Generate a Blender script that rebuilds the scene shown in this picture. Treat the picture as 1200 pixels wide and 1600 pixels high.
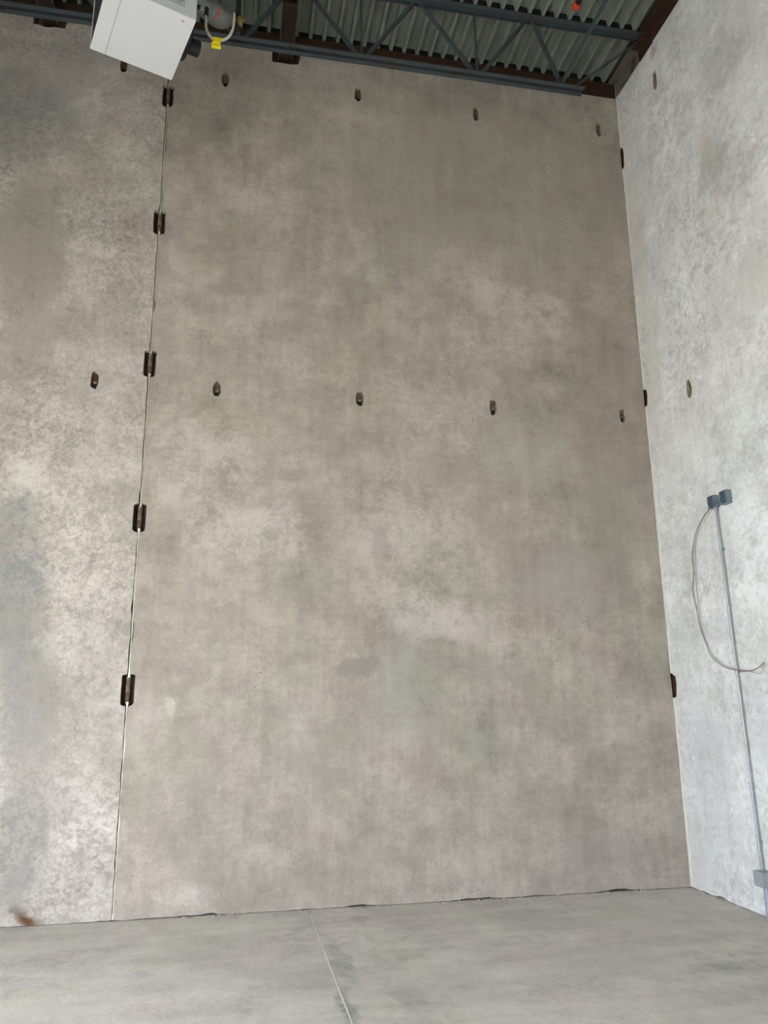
import bpy, bmesh, math, random
from mathutils import Vector, Matrix
from mathutils.geometry import delaunay_2d_cdt

for _o in list(bpy.data.objects):
    bpy.data.objects.remove(_o)
scene = bpy.context.scene
COL = scene.collection

# ---------------------------------------------------------------- measurements (metres)
EYE = 1.690            # camera height
D = 7.185              # back wall plane (y)
XJ = -0.875            # joint between the two back-wall panels (x)
XC = 4.277             # right wall plane (x)
XL = -4.35              # left wall plane
YF = -9.0              # front wall plane (behind the camera)
DECK = 8.885           # underside of the roof deck ribs
TH = 0.185             # panel thickness

# ---------------------------------------------------------------- camera
cam_d = bpy.data.cameras.new('camera')
cam_d.sensor_fit = 'VERTICAL'
cam_d.sensor_height = 32.0
cam_d.lens = 1214.31 / 1600.0 * 32.0
cam_d.clip_start = 0.05
cam_d.clip_end = 200
cam = bpy.data.objects.new('camera', cam_d)
COL.objects.link(cam)
_p, _y, _r = math.radians(13.844), math.radians(11.002), math.radians(-0.549)
_f = Vector((math.sin(_y) * math.cos(_p), math.cos(_y) * math.cos(_p), math.sin(_p)))
_rt = Vector((math.cos(_y), -math.sin(_y), 0))
_up = _rt.cross(_f)
_r2 = _rt * math.cos(_r) + _up * math.sin(_r)
_u2 = -_rt * math.sin(_r) + _up * math.cos(_r)
_m = Matrix((_r2, _u2, -_f)).transposed().to_4x4()
_m.translation = Vector((0, 0, EYE))
cam.matrix_world = _m
scene.camera = cam

# ---------------------------------------------------------------- world, daylight, exposure
world = bpy.data.worlds.new('overcast_sky')
scene.world = world
world.use_nodes = True
_bg = world.node_tree.nodes['Background']
_bg.inputs[0].default_value = (0.82, 0.89, 1.0, 1)
_bg.inputs[1].default_value = 10.0


def portal(name, loc, rot, sx, sy):
    """Guides the sky light through one of the open roll-up doors."""
    l = bpy.data.lights.new(name, 'AREA')
    l.shape = 'RECTANGLE'
    l.size, l.size_y = sx, sy
    l.cycles.is_portal = True
    o = bpy.data.objects.new(name, l)
    o.location = loc
    o.rotation_euler = rot
    COL.objects.link(o)
    return o


R90 = math.radians(90)
DH = 4.0               # door height
# one roll-up door on the left side, one at the front, both behind the camera
SIDE = (-.7, 4.6)     # y range
FRONT = (-4.0, -0.6)   # x range
portal('daylight_side_door', (XL - .1, (SIDE[0] + SIDE[1]) / 2, DH / 2), (0, -R90, 0), DH, SIDE[1] - SIDE[0])
portal('daylight_front_door', ((FRONT[0] + FRONT[1]) / 2, YF - .1, DH / 2), (R90, 0, 0), FRONT[1] - FRONT[0], DH)
sun_d = bpy.data.lights.new('sun', 'SUN')
sun_d.energy = 22.0
sun_d.angle = math.radians(1.0)
sun_d.color = (1.0, 0.97, 0.93)
sun = bpy.data.objects.new('sun', sun_d)
# high sun on the yard outside; it does not reach into the hall
sun.rotation_euler = Vector((-.05, -.35, -.93)).to_track_quat('-Z', 'Y').to_euler()
COL.objects.link(sun)
scene.cycles.diffuse_bounces = 3
vs = scene.view_settings
vs.view_transform = 'Standard'
vs.look = 'None'
vs.gamma = 1.0
vs.use_curve_mapping = False
vs.exposure = 0.46

# ---------------------------------------------------------------- materials
def s2l(c):
    return tuple((v / 255 / 12.92) if v / 255 <= .04045 else ((v / 255 + .055) / 1.055) ** 2.4 for v in c)


class NT:
    """Small helper that wires shader nodes."""
    def __init__(self, name):
        self.mat = bpy.data.materials.new(name)
        self.mat.use_nodes = True
        self.t = self.mat.node_tree
        self.bsdf = self.t.nodes['Principled BSDF']
        self.pos = self.n('ShaderNodeTexCoord').outputs['Object']

    def n(self, kind, **kw):
        nd = self.t.nodes.new(kind)
        for k, v in kw.items():
            setattr(nd, k, v)
        return nd

    def put(self, sock, val):
        if hasattr(val, 'links') or isinstance(val, bpy.types.NodeSocket):
            self.t.links.new(val, sock)
        elif val is not None:
            if isinstance(val, (tuple, list)) and len(val) == 3 and sock.type == 'RGBA':
                val = tuple(val) + (1,)
            sock.default_value = val

    def math(self, op, a, b=None, c=None, clamp=False):
        nd = self.n('ShaderNodeMath', operation=op, use_clamp=clamp)
        for i, v in enumerate((a, b, c)):
            if v is not None:
                self.put(nd.inputs[i], v)
        return nd.outputs[0]

    def vmath(self, op, a, b=None, scale=None):
        nd = self.n('ShaderNodeVectorMath', operation=op)
        self.put(nd.inputs[0], a)
        if b is not None:
            self.put(nd.inputs[1], b)
        if scale is not None:
            self.put(nd.inputs['Scale'], scale)
        return nd.outputs['Value'] if op in ('LENGTH', 'DOT_PRODUCT') else nd.outputs['Vector']

    def noise(self, vec, scale, detail=4, rough=.55, dist=0.0, color=False):
        nd = self.n('ShaderNodeTexNoise')
        self.put(nd.inputs['Vector'], vec)
        for k, v in (('Scale', scale), ('Detail', detail), ('Roughness', rough), ('Distortion', dist)):
            nd.inputs[k].default_value = v
        return nd.outputs['Color' if color else 'Fac']

    def ramp(self, fac, stops):
        nd = self.n('ShaderNodeValToRGB')
        self.put(nd.inputs[0], fac)
        el = nd.color_ramp.elements
        while len(el) < len(stops):
            el.new(.5)
        for e, (p, c) in zip(el, stops):
            e.position = p
            e.color = tuple(c) + (1,) if len(c) == 3 else c
        return nd.outputs[0]

    def mix(self, fac, a, b, blend='MIX'):
        nd = self.n('ShaderNodeMix', data_type='RGBA', blend_type=blend)
        self.put(nd.inputs[0], fac)
        self.put(nd.inputs[6], a)
        self.put(nd.inputs[7], b)
        return nd.outputs[2]

    def smooth(self, v, a, b, lo=0., hi=1.):
        nd = self.n('ShaderNodeMapRange', interpolation_type='SMOOTHSTEP')
        self.put(nd.inputs[0], v)
        for i, q in enumerate((a, b, lo, hi)):
            nd.inputs[i + 1].default_value = q
        return nd.outputs[0]

    def bump(self, h, strength, dist):
        nd = self.n('ShaderNodeBump')
        nd.inputs['Strength'].default_value = strength
        nd.inputs['Distance'].default_value = dist
        self.put(nd.inputs['Height'], h)
        self.t.links.new(nd.outputs[0], self.bsdf.inputs['Normal'])

    def done(self, color, rough=.85, metal=0.0, spec=None):
        self.put(self.bsdf.inputs['Base Color'], color)
        self.put(self.bsdf.inputs['Roughness'], rough)
        self.put(self.bsdf.inputs['Metallic'], metal)
        if spec is not None:
            self.bsdf.inputs['Specular IOR Level'].default_value = spec
        return self.mat


STAIN_LIGHT = {  # stain, patch and painted-light colours, sRGB
    'L': (208, 200, 188), 'D': (140, 133, 122), 'P': (206, 194, 188), 'G': (158, 160, 147), 'V': (156, 147, 141),
    'S': (128, 131, 129), 'B': (152, 142, 128), 'B2': (205, 196, 182), 'R': (104, 74, 48), 'W': (238, 241, 240),  # the near-white is light on the right wall, painted in
    'C': (188, 192, 192), 'K': (128, 133, 130), 'G2': (168, 172, 164), 'B3': (206, 201, 186), 'V2': (156, 146, 152),
    'P2': (208, 196, 188)}


def concrete(name, plane, dark, base, light, blots, swirl=.3, streak=.25, large=.5, grain=.12, bump=.25, hue=.35,
             sdir=(9., 1.1), swscale=7., fleck=0.0, fine=.30, ridge=.55, rough=.88):
    g = NT(name)
    sep = g.n('ShaderNodeSeparateXYZ')
    g.put(sep.inputs[0], g.pos)
    u, v = {'xz': (0, 2), 'yz': (1, 2), 'xy': (0, 1)}[plane]
    cmb = g.n('ShaderNodeCombineXYZ')
    g.put(cmb.inputs[0], sep.outputs[u])
    g.put(cmb.inputs[1], sep.outputs[v])
    uv = cmb.outputs[0]
    n1 = g.noise(uv, .7, 4, .55)
    n2 = g.noise(uv, 2.3, 6, .68)
    n3 = g.noise(g.vmath('MULTIPLY', uv, (sdir[0], sdir[1], 1)), 1.0, 5, .6)
    n4 = g.noise(uv, swscale, 4, .62, 1.0)
    n5 = g.noise(uv, 70, 1, .6)
    n6 = g.noise(uv, 20, 3, .68, 1.2)

    def acc(a, n, k):
        return g.math('MULTIPLY_ADD', g.math('SUBTRACT', n, .5), k, a)
    val = acc(.5, n1, large)
    val = acc(val, n2, .75)
    val = acc(val, n3, streak)
    sw_amount = g.smooth(g.noise(uv, .9, 3, .5), .38, .62)
    val = g.math('ADD', val, g.math('MULTIPLY', g.math('MULTIPLY', g.math('SUBTRACT', n4, .5), swirl * 1.6), sw_amount))
    curl = g.smooth(g.math('ABSOLUTE', g.math('SUBTRACT', n4, .53)), 0., .035, 1., 0.)
    val = g.math('ADD', val, g.math('MULTIPLY', g.math('MULTIPLY', curl, swirl * .22), sw_amount))
    n7 = g.noise(g.vmath('MULTIPLY', uv, (sdir[1] * 2.5, sdir[0] * 2.5, 1)), 1.0, 4, .65, 1.0)
    val = acc(val, n7, streak * .5)
    val = acc(val, n6, fine)
    val = acc(val, n5, grain)
    col = g.ramp(val, [(.18, dark), (.5, base), (.82, light)])
    # faint pinkish and greenish cast of the cement paste
    hn = g.noise(uv, 1.3, 3, .6)
    col = g.mix(hue, col, g.ramp(hn, [(.35, (.93, .97, .88)), (.5, (1, 1, 1)), (.65, (1.0, .95, .93))]), 'MULTIPLY')
    # stains each outline frayed by noise
    wv = g.vmath('SCALE', g.vmath('SUBTRACT', g.noise(uv, 3.2, 4, .62, color=True), (.5, .5, .5)), scale=.55)
    wuv = g.vmath('ADD', uv, g.vmath('MULTIPLY', wv, (1, 1, 0)))
    brk = g.smooth(g.math('ADD', g.math('MULTIPLY', n2, .6), g.math('MULTIPLY', n6, .4)), .40, .58, .15, 1.0)
    for (cx, cy, rx, ry, tag_, st) in blots:
        if rx < .16 or ry < .1:
            src = g.vmath('ADD', uv, g.vmath('MULTIPLY', wv, (.55, .55, 0)))
        else:
            src = wuv
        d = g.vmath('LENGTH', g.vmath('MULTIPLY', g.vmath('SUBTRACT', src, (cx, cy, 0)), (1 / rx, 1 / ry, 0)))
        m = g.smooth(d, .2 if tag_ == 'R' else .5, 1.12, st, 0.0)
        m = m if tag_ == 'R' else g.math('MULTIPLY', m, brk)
        tgt = s2l(STAIN_LIGHT[tag_])
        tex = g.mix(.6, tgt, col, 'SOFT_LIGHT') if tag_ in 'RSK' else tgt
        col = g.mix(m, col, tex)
    if fleck:
        fl = g.noise(g.vmath('MULTIPLY', uv, (15, 8, 1)), 1.0, 5, .6, 1.6)
        fm = g.math('MULTIPLY', g.smooth(fl, .57, .70, 0, fleck), g.smooth(g.noise(uv, 1.5, 4, .6), .42, .6))
        col = g.mix(fm, col, light)
    # thin trowel ridges, broken into short runs
    n8 = g.noise(uv, 3.4, 4, .6, .7)
    run = g.math('MULTIPLY', g.smooth(n1, .48, .60), g.smooth(n6, .42, .55))
    rl = g.math('MULTIPLY', g.smooth(g.math('ABSOLUTE', g.math('SUBTRACT', n8, .5)), .0, .010, 1., 0.), run)
    col = g.mix(g.math('MULTIPLY', rl, ridge), col, tuple(c * .6 for c in dark))
    # fine pits
    pit = g.smooth(g.noise(uv, 38, 2, .5), .24, .30, 1.0, 0.0)
    col = g.mix(g.math('MULTIPLY', pit, .35), col, tuple(c * .55 for c in dark))
    h = g.math('ADD', g.math('MULTIPLY', n2, .9), g.math('MULTIPLY', n4, .35))
    h = g.math('SUBTRACT', g.math('ADD', h, g.math('MULTIPLY', n6, .4)), g.math('MULTIPLY', rl, .12))
    h = g.math('ADD', h, g.math('MULTIPLY', n5, .06))
    g.bump(h, bump, .03)
    return g.done(col, rough, 0, .3)


def paint(name, rgb, rough=.5, var=.15, metal=0.0, bump=0.0, scale=6.0, spec=None):
    g = NT(name)
    c = s2l(rgb)
    n = g.noise(g.pos, scale, 6, .6, .4)
    col = g.ramp(n, [(.25, tuple(x * (1 - var) for x in c)), (.5, c), (.75, tuple(min(1, x * (1 + var)) for x in c))])
    if bump:
        g.bump(g.noise(g.pos, scale * 8, 4, .6), bump, .005)
    return g.done(col, rough, metal, spec)


def rusty(name, steel, rust, amount=.5, scale=5.0, rough=.8):
    g = NT(name)
    n = g.noise(g.pos, scale, 8, .68, .6)
    f = g.noise(g.pos, scale * 9, 5, .6)
    r = g.mix(g.smooth(f, .3, .7), s2l(rust), tuple(v * .45 for v in s2l(rust)))
    m = g.smooth(n, .62 - amount * .5, .78 - amount * .5)
    col = g.mix(m, s2l(steel), r)
    g.bump(f, .3, .004)
    return g.done(col, rough, 0, .3)


def galvanised(name, rgb=(170, 178, 184), rough=.42):
    g = NT(name)
    v = g.n('ShaderNodeTexVoronoi')
    g.put(v.inputs['Vector'], g.pos)
    v.inputs['Scale'].default_value = 60
    c = s2l(rgb)
    n = g.noise(g.pos, 9, 5, .6)
    col = g.mix(g.math('MULTIPLY', v.outputs['Distance'], .6), c, tuple(x * .72 for x in c))
    col = g.mix(g.smooth(n, .35, .7, 0, .4), col, tuple(x * .6 for x in c))
    return g.done(col, rough, .75)


# stains, patches and painted light or shade: centre, radii (m), colour key, strength
BLOT_MID= [(1.88, 2.45, 0.55, 0.226, 'P', 0.55), (3.11, 5.75, 0.419, 0.268, 'L', 0.5), (2.57, 5.94, 0.337, 0.237, 'L', 0.4), (1.65, 3.18, 0.72, 0.988, 'L', 0.25), (0.12, 3.23, 0.789, 0.282, 'L', 0.45), (-0.32, 3.86, 0.545, 0.565, 'L', 0.4), (4.06, 2.89, 0.123, 0.303, 'L', 0.5), (-0.53, 1.7, 0.059, 0.128, 'L', 0.7), (1.1, 1.98, 0.225, 0.102, 'D', 0.7), (0.48, 3.83, 0.219, 0.125, 'D', 0.6), (1.99, 3.92, 0.376, 0.196, 'D', 0.4), (1.63, 3.73, 0.088, 0.127, 'D', 0.6), (1.1, 5.91, 0.253, 0.171, 'D', 0.5), (1.01, 6.39, 0.119, 0.31, 'D', 0.4), (2.32, 1.33, 0.184, 0.224, 'G', 0.7), (3.27, 2.91, 0.773, 0.486, 'V', 0.5), (1.37, 3.16, 0.098, 0.246, 'V', 0.6), (2.9, 7.33, 2.43, 1.215, 'D', 0.4), (2.56, 1.97, 0.397, 0.176, 'V', 0.45), (-0.15, 5.73, 0.263, 0.081, 'D', 0.5), (2.88, 4.3, 0.576, 0.625, 'G', 0.35), (1.56, 6.3, 0.431, 0.461, 'G', 0.3), (0.6, 2.85, 0.37, 0.189, 'G', 0.35), (1.62, 1.91, 0.378, 0.69, 'G', 0.35), (0.8, 1.25, 0.471, 0.279, 'V', 0.3), (3.53, 0.35, 0.59, 0.227, 'V', 0.3), (-0.31, 0.16, 0.322, 0.078, 'L', 0.35), (0.42, 0.47, 0.338, 0.162, 'L', 0.3), (3.88, 4.28, 0.528, 1.76, 'D', 0.4), (0.41, 3.39, 0.251, 0.158, 'P', 0.5)]  # broad dark blots high up and far right: part stain, part painted shade
BLOT_LEFT= [(-2.3, 7.46, 0.674, 0.669, 'S', 0.75), (-1.81, 8.24, 0.387, 0.401, 'S', 0.35), (-1.9, 2.8, 0.324, 0.882, 'S', 0.85), (-1.67, 1.71, 0.316, 0.625, 'S', 0.6), (-1.64, 0.61, 0.255, 0.626, 'S', 0.7), (-1.52, 0.95, 0.36, 0.306, 'V', 0.5), (-1.51, 0.05, 0.125, 0.08, 'R', 1.0), (-1.59, 0.11, 0.077, 0.085, 'R', 0.6), (-2.07, 6.04, 0.357, 0.882, 'B', 0.6), (-1.96, 5.1, 0.349, 0.586, 'B', 0.45), (-1.36, 4.0, 0.347, 0.376, 'L', 0.4), (-1.4, 2.47, 0.276, 0.663, 'L', 0.35), (-1.09, 1.98, 0.275, 0.49, 'L', 0.25), (-1.58, 6.13, 0.14, 0.15, 'L', 0.6), (-1.39, 6.04, 0.141, 0.108, 'L', 0.5), (-1.69, 4.96, 0.101, 0.114, 'L', 0.7), (-1.83, 3.7, 0.226, 0.188, 'L', 0.7), (-1.13, 1.04, 0.122, 0.211, 'L', 0.5), (-1.12, 0.35, 0.31, 0.249, 'L', 0.2), (-1.64, 7.29, 0.053, 0.055, 'L', 0.9), (-1.23, 4.64, 0.357, 0.329, 'L', 0.25), (-1.75, 4.35, 0.176, 0.258, 'L', 0.3), (-0.8, 2.25, 0.075, 0.875, 'L', 0.3)]
BLOT_RIGHT= [(5.3, 7.42, 0.401, 0.372, 'D', 0.5), (5.65, 6.6, 0.269, 0.316, 'D', 0.55), (5.32, 6.28, 0.389, 0.356, 'V', 0.4), (5.74, 6.11, 0.204, 0.253, 'L', 0.6), (5.25, 5.27, 0.301, 0.338, 'L', 0.5), (6.22, 6.51, 0.311, 0.141, 'L', 0.5), (5.71, 6.85, 0.137, 0.259, 'L', 0.6), (5.69, 2.96, 0.316, 0.639, 'W', 0.7), (5.94, 3.53, 0.423, 0.345, 'W', 0.3), (6.76, 1.2, 0.488, 0.462, 'C', 0.6), (6.99, 0.51, 0.412, 0.293, 'C', 0.4), (5.96, 1.55, 0.249, 0.42, 'C', 0.5), (6.35, 2.33, 0.618, 0.179, 'C', 0.45), (7.0, 5.7, 0.204, 1.388, 'B2', 0.5), (7.07, 7.34, 0.241, 0.971, 'B2', 0.5), (5.84, 2.18, 0.246, 0.166, 'V', 0.3), (5.73, 4.12, 0.332, 0.344, 'W', 0.35), (6.36, 8.14, 0.166, 0.222, 'V', 0.35), (6.35, 8.59, 0.123, 0.104, 'R', 0.45), (5.42, 3.72, 0.195, 0.324, 'W', 0.6), (6.95, 0.19, 0.585, 0.099, 'P2', 0.4)]  # near-white blots put the light falling there into the colour
BLOT_FLOOR= [(0.81, 5.81, 0.07, 0.61, 'K', 0.6), (0.73, 4.9, 0.067, 0.508, 'K', 0.8), (0.63, 5.58, 0.172, 0.223, 'K', 0.35), (1.37, 6.66, 0.134, 0.118, 'K', 0.35), (2.5, 6.4, 0.451, 0.401, 'K', 0.3), (2.56, 5.42, 0.509, 0.461, 'G2', 0.4), (1.1, 5.02, 0.12, 0.202, 'K', 0.45), (-0.47, 5.83, 0.174, 0.124, 'K', 0.3), (0.31, 5.66, 0.254, 0.203, 'K', 0.3), (-0.91, 5.47, 0.461, 0.418, 'B3', 0.4), (-1.3, 6.58, 0.558, 0.201, 'B3', 0.5), (-0.09, 7.0, 0.816, 0.272, 'B3', 0.5), (2.9, 4.84, 0.462, 0.457, 'B3', 0.25), (1.48, 4.73, 0.431, 0.263, 'B3', 0.3), (1.08, 6.79, 0.101, 0.103, 'V2', 0.5)]

# ---------------------------------------------------------------- object helpers
def link(name, me, mats, parent=None):
    o = bpy.data.objects.new(name, me)
    COL.objects.link(o)
    if mats is not None:
        for m in (mats if isinstance(mats, (list, tuple)) else [mats]):
            if me.materials.find(m.name) < 0:
                me.materials.append(m)
    if parent is not None:
        o.parent = parent
    return o


def obj(name, bm, mats, parent=None, smooth=None, fix=True):
    if fix:
        bmesh.ops.recalc_face_normals(bm, faces=bm.faces)
    me = bpy.data.meshes.new(name)
    bm.to_mesh(me)
    bm.free()
    if smooth is not None:
        for p in me.polygons:
            p.use_smooth = True
        me.set_sharp_from_angle(angle=math.radians(smooth))
    return link(name, me, mats, parent)


def empty(name, loc=(0, 0, 0), rz=0.0):
    o = bpy.data.objects.new(name, None)
    o.location = loc
    o.rotation_euler = (0, 0, rz)
    o.empty_display_size = .1
    COL.objects.link(o)
    return o


def tag(o, label=None, cat=None, group=None, kind=None):
    for k, v in (('label', label), ('category', cat), ('group', group), ('kind', kind)):
        if v:
            o[k] = v
    return o


def box(bm, x0, x1, y0, y1, z0, z1, mi=0, bev=0.0):
    vs_ = [bm.verts.new((x, y, z)) for x in (x0, x1) for y in (y0, y1) for z in (z0, z1)]
    fs = [bm.faces.new([vs_[i] for i in f]) for f in
          ((0, 1, 3, 2), (4, 6, 7, 5), (0, 4, 5, 1), (2, 3, 7, 6), (0, 2, 6, 4), (1, 5, 7, 3))]
    for f in fs:
        f.material_index = mi
    if bev:
        es = list({e for f in fs for e in f.edges})
        r = bmesh.ops.bevel(bm, geom=es, offset=bev, segments=2, affect='EDGES', profile=.5)
        for f in r['faces']:
            f.material_index = mi
    return fs


def sweep(bm, prof, p0, p1, up=(0, 0, 1), mi=0):
    """Extrude a closed 2D profile (side, up) from p0 to p1."""
    p0, p1 = Vector(p0), Vector(p1)
    d = (p1 - p0).normalized()
    s = d.cross(Vector(up)).normalized()
    u = s.cross(d).normalized()
    a = [bm.verts.new(p0 + s * x + u * y) for x, y in prof]
    b = [bm.verts.new(p1 + s * x + u * y) for x, y in prof]
    n = len(prof)
    fs = [bm.faces.new((a[i], a[(i + 1) % n], b[(i + 1) % n], b[i])) for i in range(n)]
    fs += [bm.faces.new(a), bm.faces.new(list(reversed(b)))]
    for f in fs:
        f.material_index = mi


def circ(r, n=16):
    return [(r * math.cos(2 * math.pi * i / n), r * math.sin(2 * math.pi * i / n)) for i in range(n)]


def angle(w, h, t, sx=1, sy=1):
    """L section with the heel at the origin."""
    return [(0, 0), (sx * w, 0), (sx * w, sy * t), (sx * t, sy * t), (sx * t, sy * h), (0, sy * h)]


def tube(bm, pts, r, n=10, mi=0, caps=True):
    pts = [Vector(p) for p in pts]
    rings = []
    prev = None
    for i, p in enumerate(pts):
        d = (pts[min(i + 1, len(pts) - 1)] - pts[max(i - 1, 0)]).normalized()
        if prev is None:
            a = Vector((0, 0, 1)) if abs(d.z) < .9 else Vector((1, 0, 0))
            s = d.cross(a).normalized()
        else:
            s = (prev - d * prev.dot(d)).normalized()
        prev = s
        u = d.cross(s)
        rr = r[i] if isinstance(r, (list, tuple)) else r
        rings.append([bm.verts.new(p + (s * math.cos(t) + u * math.sin(t)) * rr)
                      for t in (2 * math.pi * k / n for k in range(n))])
    for A, B in zip(rings, rings[1:]):
        for k in range(n):
            f = bm.faces.new((A[k], A[(k + 1) % n], B[(k + 1) % n], B[k]))
            f.material_index = mi
    if caps:
        for f in (bm.faces.new(list(reversed(rings[0]))), bm.faces.new(rings[-1])):
            f.material_index = mi


def spline(pts, n=8):
    """Catmull-Rom through the points."""
    P = [Vector(p) for p in pts]
    P = [P[0] * 2 - P[1]] + P + [P[-1] * 2 - P[-2]]
    out = []
    for i in range(1, len(P) - 2):
        for k in range(n):
            t = k / n
            a, b, c, d = P[i - 1], P[i], P[i + 1], P[i + 2]
            out.append(.5 * (2 * b + (c - a) * t + (2 * a - 5 * b + 4 * c - d) * t * t + (3 * b - a - 3 * c + d) * t ** 3))
    out.append(P[-2])
    return out


def inside(p, poly):
    c = False
    j = len(poly) - 1
    for i in range(len(poly)):
        (xi, yi), (xj, yj) = poly[i], poly[j]
        if (yi > p[1]) != (yj > p[1]) and p[0] < (xj - xi) * (p[1] - yi) / (yj - yi) + xi:
            c = not c
        j = i
    return c


def panel(name, outline, holes, mapper, th, mats, parent=None):
    """Slab with a free outline and blind pockets. holes: (polygon, depth, taper, dz)."""
    pts, edges = [], []
    for poly in [outline] + [h[0] for h in holes]:
        k = len(pts)
        pts += [Vector(p) for p in poly]
        edges += [(k + i, k + (i + 1) % len(poly)) for i in range(len(poly))]
    ov, oe, of = delaunay_2d_cdt(pts, edges, [], 0, 1e-5)[:3]
    bm = bmesh.new()
    F = [bm.verts.new(mapper(p[0], p[1], 0)) for p in ov]
    for f in of:
        c = sum((ov[i] for i in f), Vector((0, 0))) / len(f)
        if inside(c, outline) and not any(inside(c, h[0]) for h in holes):
            bm.faces.new([F[i] for i in f])
    def get(p):
        return F[min(range(len(ov)), key=lambda i: (ov[i][0] - p[0]) ** 2 + (ov[i][1] - p[1]) ** 2)]
    bk = [bm.verts.new(mapper(p[0], p[1], th)) for p in outline]
    n = len(outline)
    for i in range(n):
        bm.faces.new((get(outline[i]), get(outline[(i + 1) % n]), bk[(i + 1) % n], bk[i]))
    bm.faces.new(bk)
    for poly, dep, taper, dz in holes:
        cx = sum(p[0] for p in poly) / len(poly)
        cz = sum(p[1] for p in poly) / len(poly)
        q = [bm.verts.new(mapper(cx + (p[0] - cx) * taper, cz + (p[1] - cz) * taper + dz, dep)) for p in poly]
        m = len(poly)
        for i in range(m):
            bm.faces.new((get(poly[i]), get(poly[(i + 1) % m]), q[(i + 1) % m], q[i])).material_index = 1 if len(mats) > 1 else 0
        bm.faces.new(q).material_index = 1 if len(mats) > 1 else 0
    return obj(name, bm, mats, parent)


rnd = random.Random(11)


def ragged(cx, cz, w, h, seed, n=14, jit=.12):
    """Outline of a broken-out lifting pocket: a tall, pointed oval."""
    r = random.Random(seed)
    out = []
    for i in range(n):
        t = 2 * math.pi * i / n + .1
        k = 1 + r.uniform(-jit, jit)
        c, s = math.cos(t), math.sin(t)
        out.append((cx + .5 * w * k * math.copysign(abs(c) ** .75, c), cz + .5 * h * k * math.copysign(abs(s) ** .95, s)))
    return out


# ---------------------------------------------------------------- material instances
M = {}
M['mid'] = concrete('concrete_patched_beige', 'xz', s2l((132, 124, 114)), s2l((169, 159, 147)), s2l((203, 193, 181)), BLOT_MID,
                    swirl=.18, streak=.28, large=.45, grain=.10, bump=.28, hue=.5)
M['left'] = concrete('concrete_trowelled_grey', 'xz', s2l((134, 127, 118)), s2l((176, 167, 156)), s2l((219, 211, 200)), BLOT_LEFT,
                     swirl=.45, fine=.55, streak=.16, large=.35, grain=.08, bump=.35, hue=.35, ridge=.3, swscale=16.)
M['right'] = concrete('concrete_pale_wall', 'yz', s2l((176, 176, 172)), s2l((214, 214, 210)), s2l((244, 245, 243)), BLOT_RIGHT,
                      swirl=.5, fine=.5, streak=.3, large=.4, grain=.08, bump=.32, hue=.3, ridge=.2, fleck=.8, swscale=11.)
M['floor'] = concrete('concrete_floor', 'xy', s2l((170, 165, 157)), s2l((203, 196, 185)), s2l((223, 216, 205)), BLOT_FLOOR,
                      swirl=.35, streak=.55, large=.6, grain=.10, bump=.12, hue=.55, ridge=.35, sdir=(1.2, 5.), rough=.8)
M['plain'] = concrete('concrete_plain', 'xz', s2l((150, 150, 145)), s2l((180, 178, 172)), s2l((205, 203, 197)), [], swirl=.3)
M['asphalt'] = paint('yard_paving', (184, 182, 176), .9, .12, scale=.6)
M['crumb'] = paint('crumb_concrete', (190, 182, 168), .95, .3, scale=25)
M['raw'] = paint('broken_concrete', (150, 140, 122), .95, .35, bump=.5, scale=14)
M['gap'] = paint('joint_backing', (70, 62, 52), .95, .3, scale=10)
M['caulk'] = paint('joint_sealant_beige', (190, 184, 168), .7, .2, bump=.3, scale=20)
M['caulk_pale'] = paint('joint_sealant_pale', (224, 219, 204), .7, .12, bump=.3, scale=20)
M['embed'] = rusty('weld_plate_steel', (50, 40, 34), (62, 40, 28), .5, 20)
M['bar'] = rusty('joint_bar_steel', (128, 118, 108), (98, 80, 66), .45, 18)
M['rustplate'] = rusty('rust_steel', (58, 42, 33), (92, 56, 32), .5, 14)
M['insert'] = rusty('lifting_insert_brown', (112, 102, 86), (92, 76, 58), .4, 25)
M['black'] = paint('black_plastic_and_shade', (13, 13, 13), .5, .2)  # plastic parts, and the blocks that stand for deep shade
M['bolt'] = paint('bolt_steel', (176, 162, 142), .5, .2, metal=.3, scale=30)
M['deck'] = paint('roof_deck_paint', (120, 125, 115), .55, .18, scale=2.5)
M['roof'] = paint('roof_board', (60, 60, 58), .9)
M['ledger'] = rusty('ledger_primer', (104, 97, 88), (74, 52, 38), .25, 3.5)
M['ledger_rust'] = rusty('ledger_rust', (46, 37, 30), (70, 43, 25), .5, 5)
M['joist'] = rusty('joist_blue_grey_paint', (64, 71, 74), (78, 72, 64), .2, 4, rough=.6)
M['strut'] = rusty('strut_primer', (40, 33, 28), (62, 46, 34), .4, 5)
M['white'] = paint('heater_white_enamel', (206, 207, 207), .35, .03)
M['dark'] = paint('heater_interior', (40, 40, 42), .6, .2)
M['labelgrey'] = paint('label_print', (120, 122, 124), .6, .25, scale=60)
M['galv'] = galvanised('galvanised_sheet', (142, 148, 148), .5)
M['emt'] = galvanised('conduit_zinc', (176, 180, 184), .42)
M['boxsteel'] = galvanised('box_steel', (150, 164, 174), .45)
M['boxpaint'] = paint('box_grey_paint', (150, 155, 158), .5, .1)
M['pvc'] = paint('grey_pvc', (158, 162, 176), .5, .08)
M['blackpipe'] = paint('black_iron_pipe', (32, 30, 32), .5, .2)
M['brass'] = paint('brass_valve', (150, 122, 70), .4, .2, metal=.5)
M['flex'] = paint('flexible_gas_hose', (214, 206, 186), .4, .08)
M['yellow'] = paint('yellow_tag', (250, 226, 30), .55, .04)
M['redprint'] = paint('red_print', (160, 118, 108), .7, .35, scale=40)
M['orange'] = paint('orange_plug', (184, 60, 28), .45, .15)
M['wire_brown'] = paint('brown_wire', (112, 84, 76), .5, .1)
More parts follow.
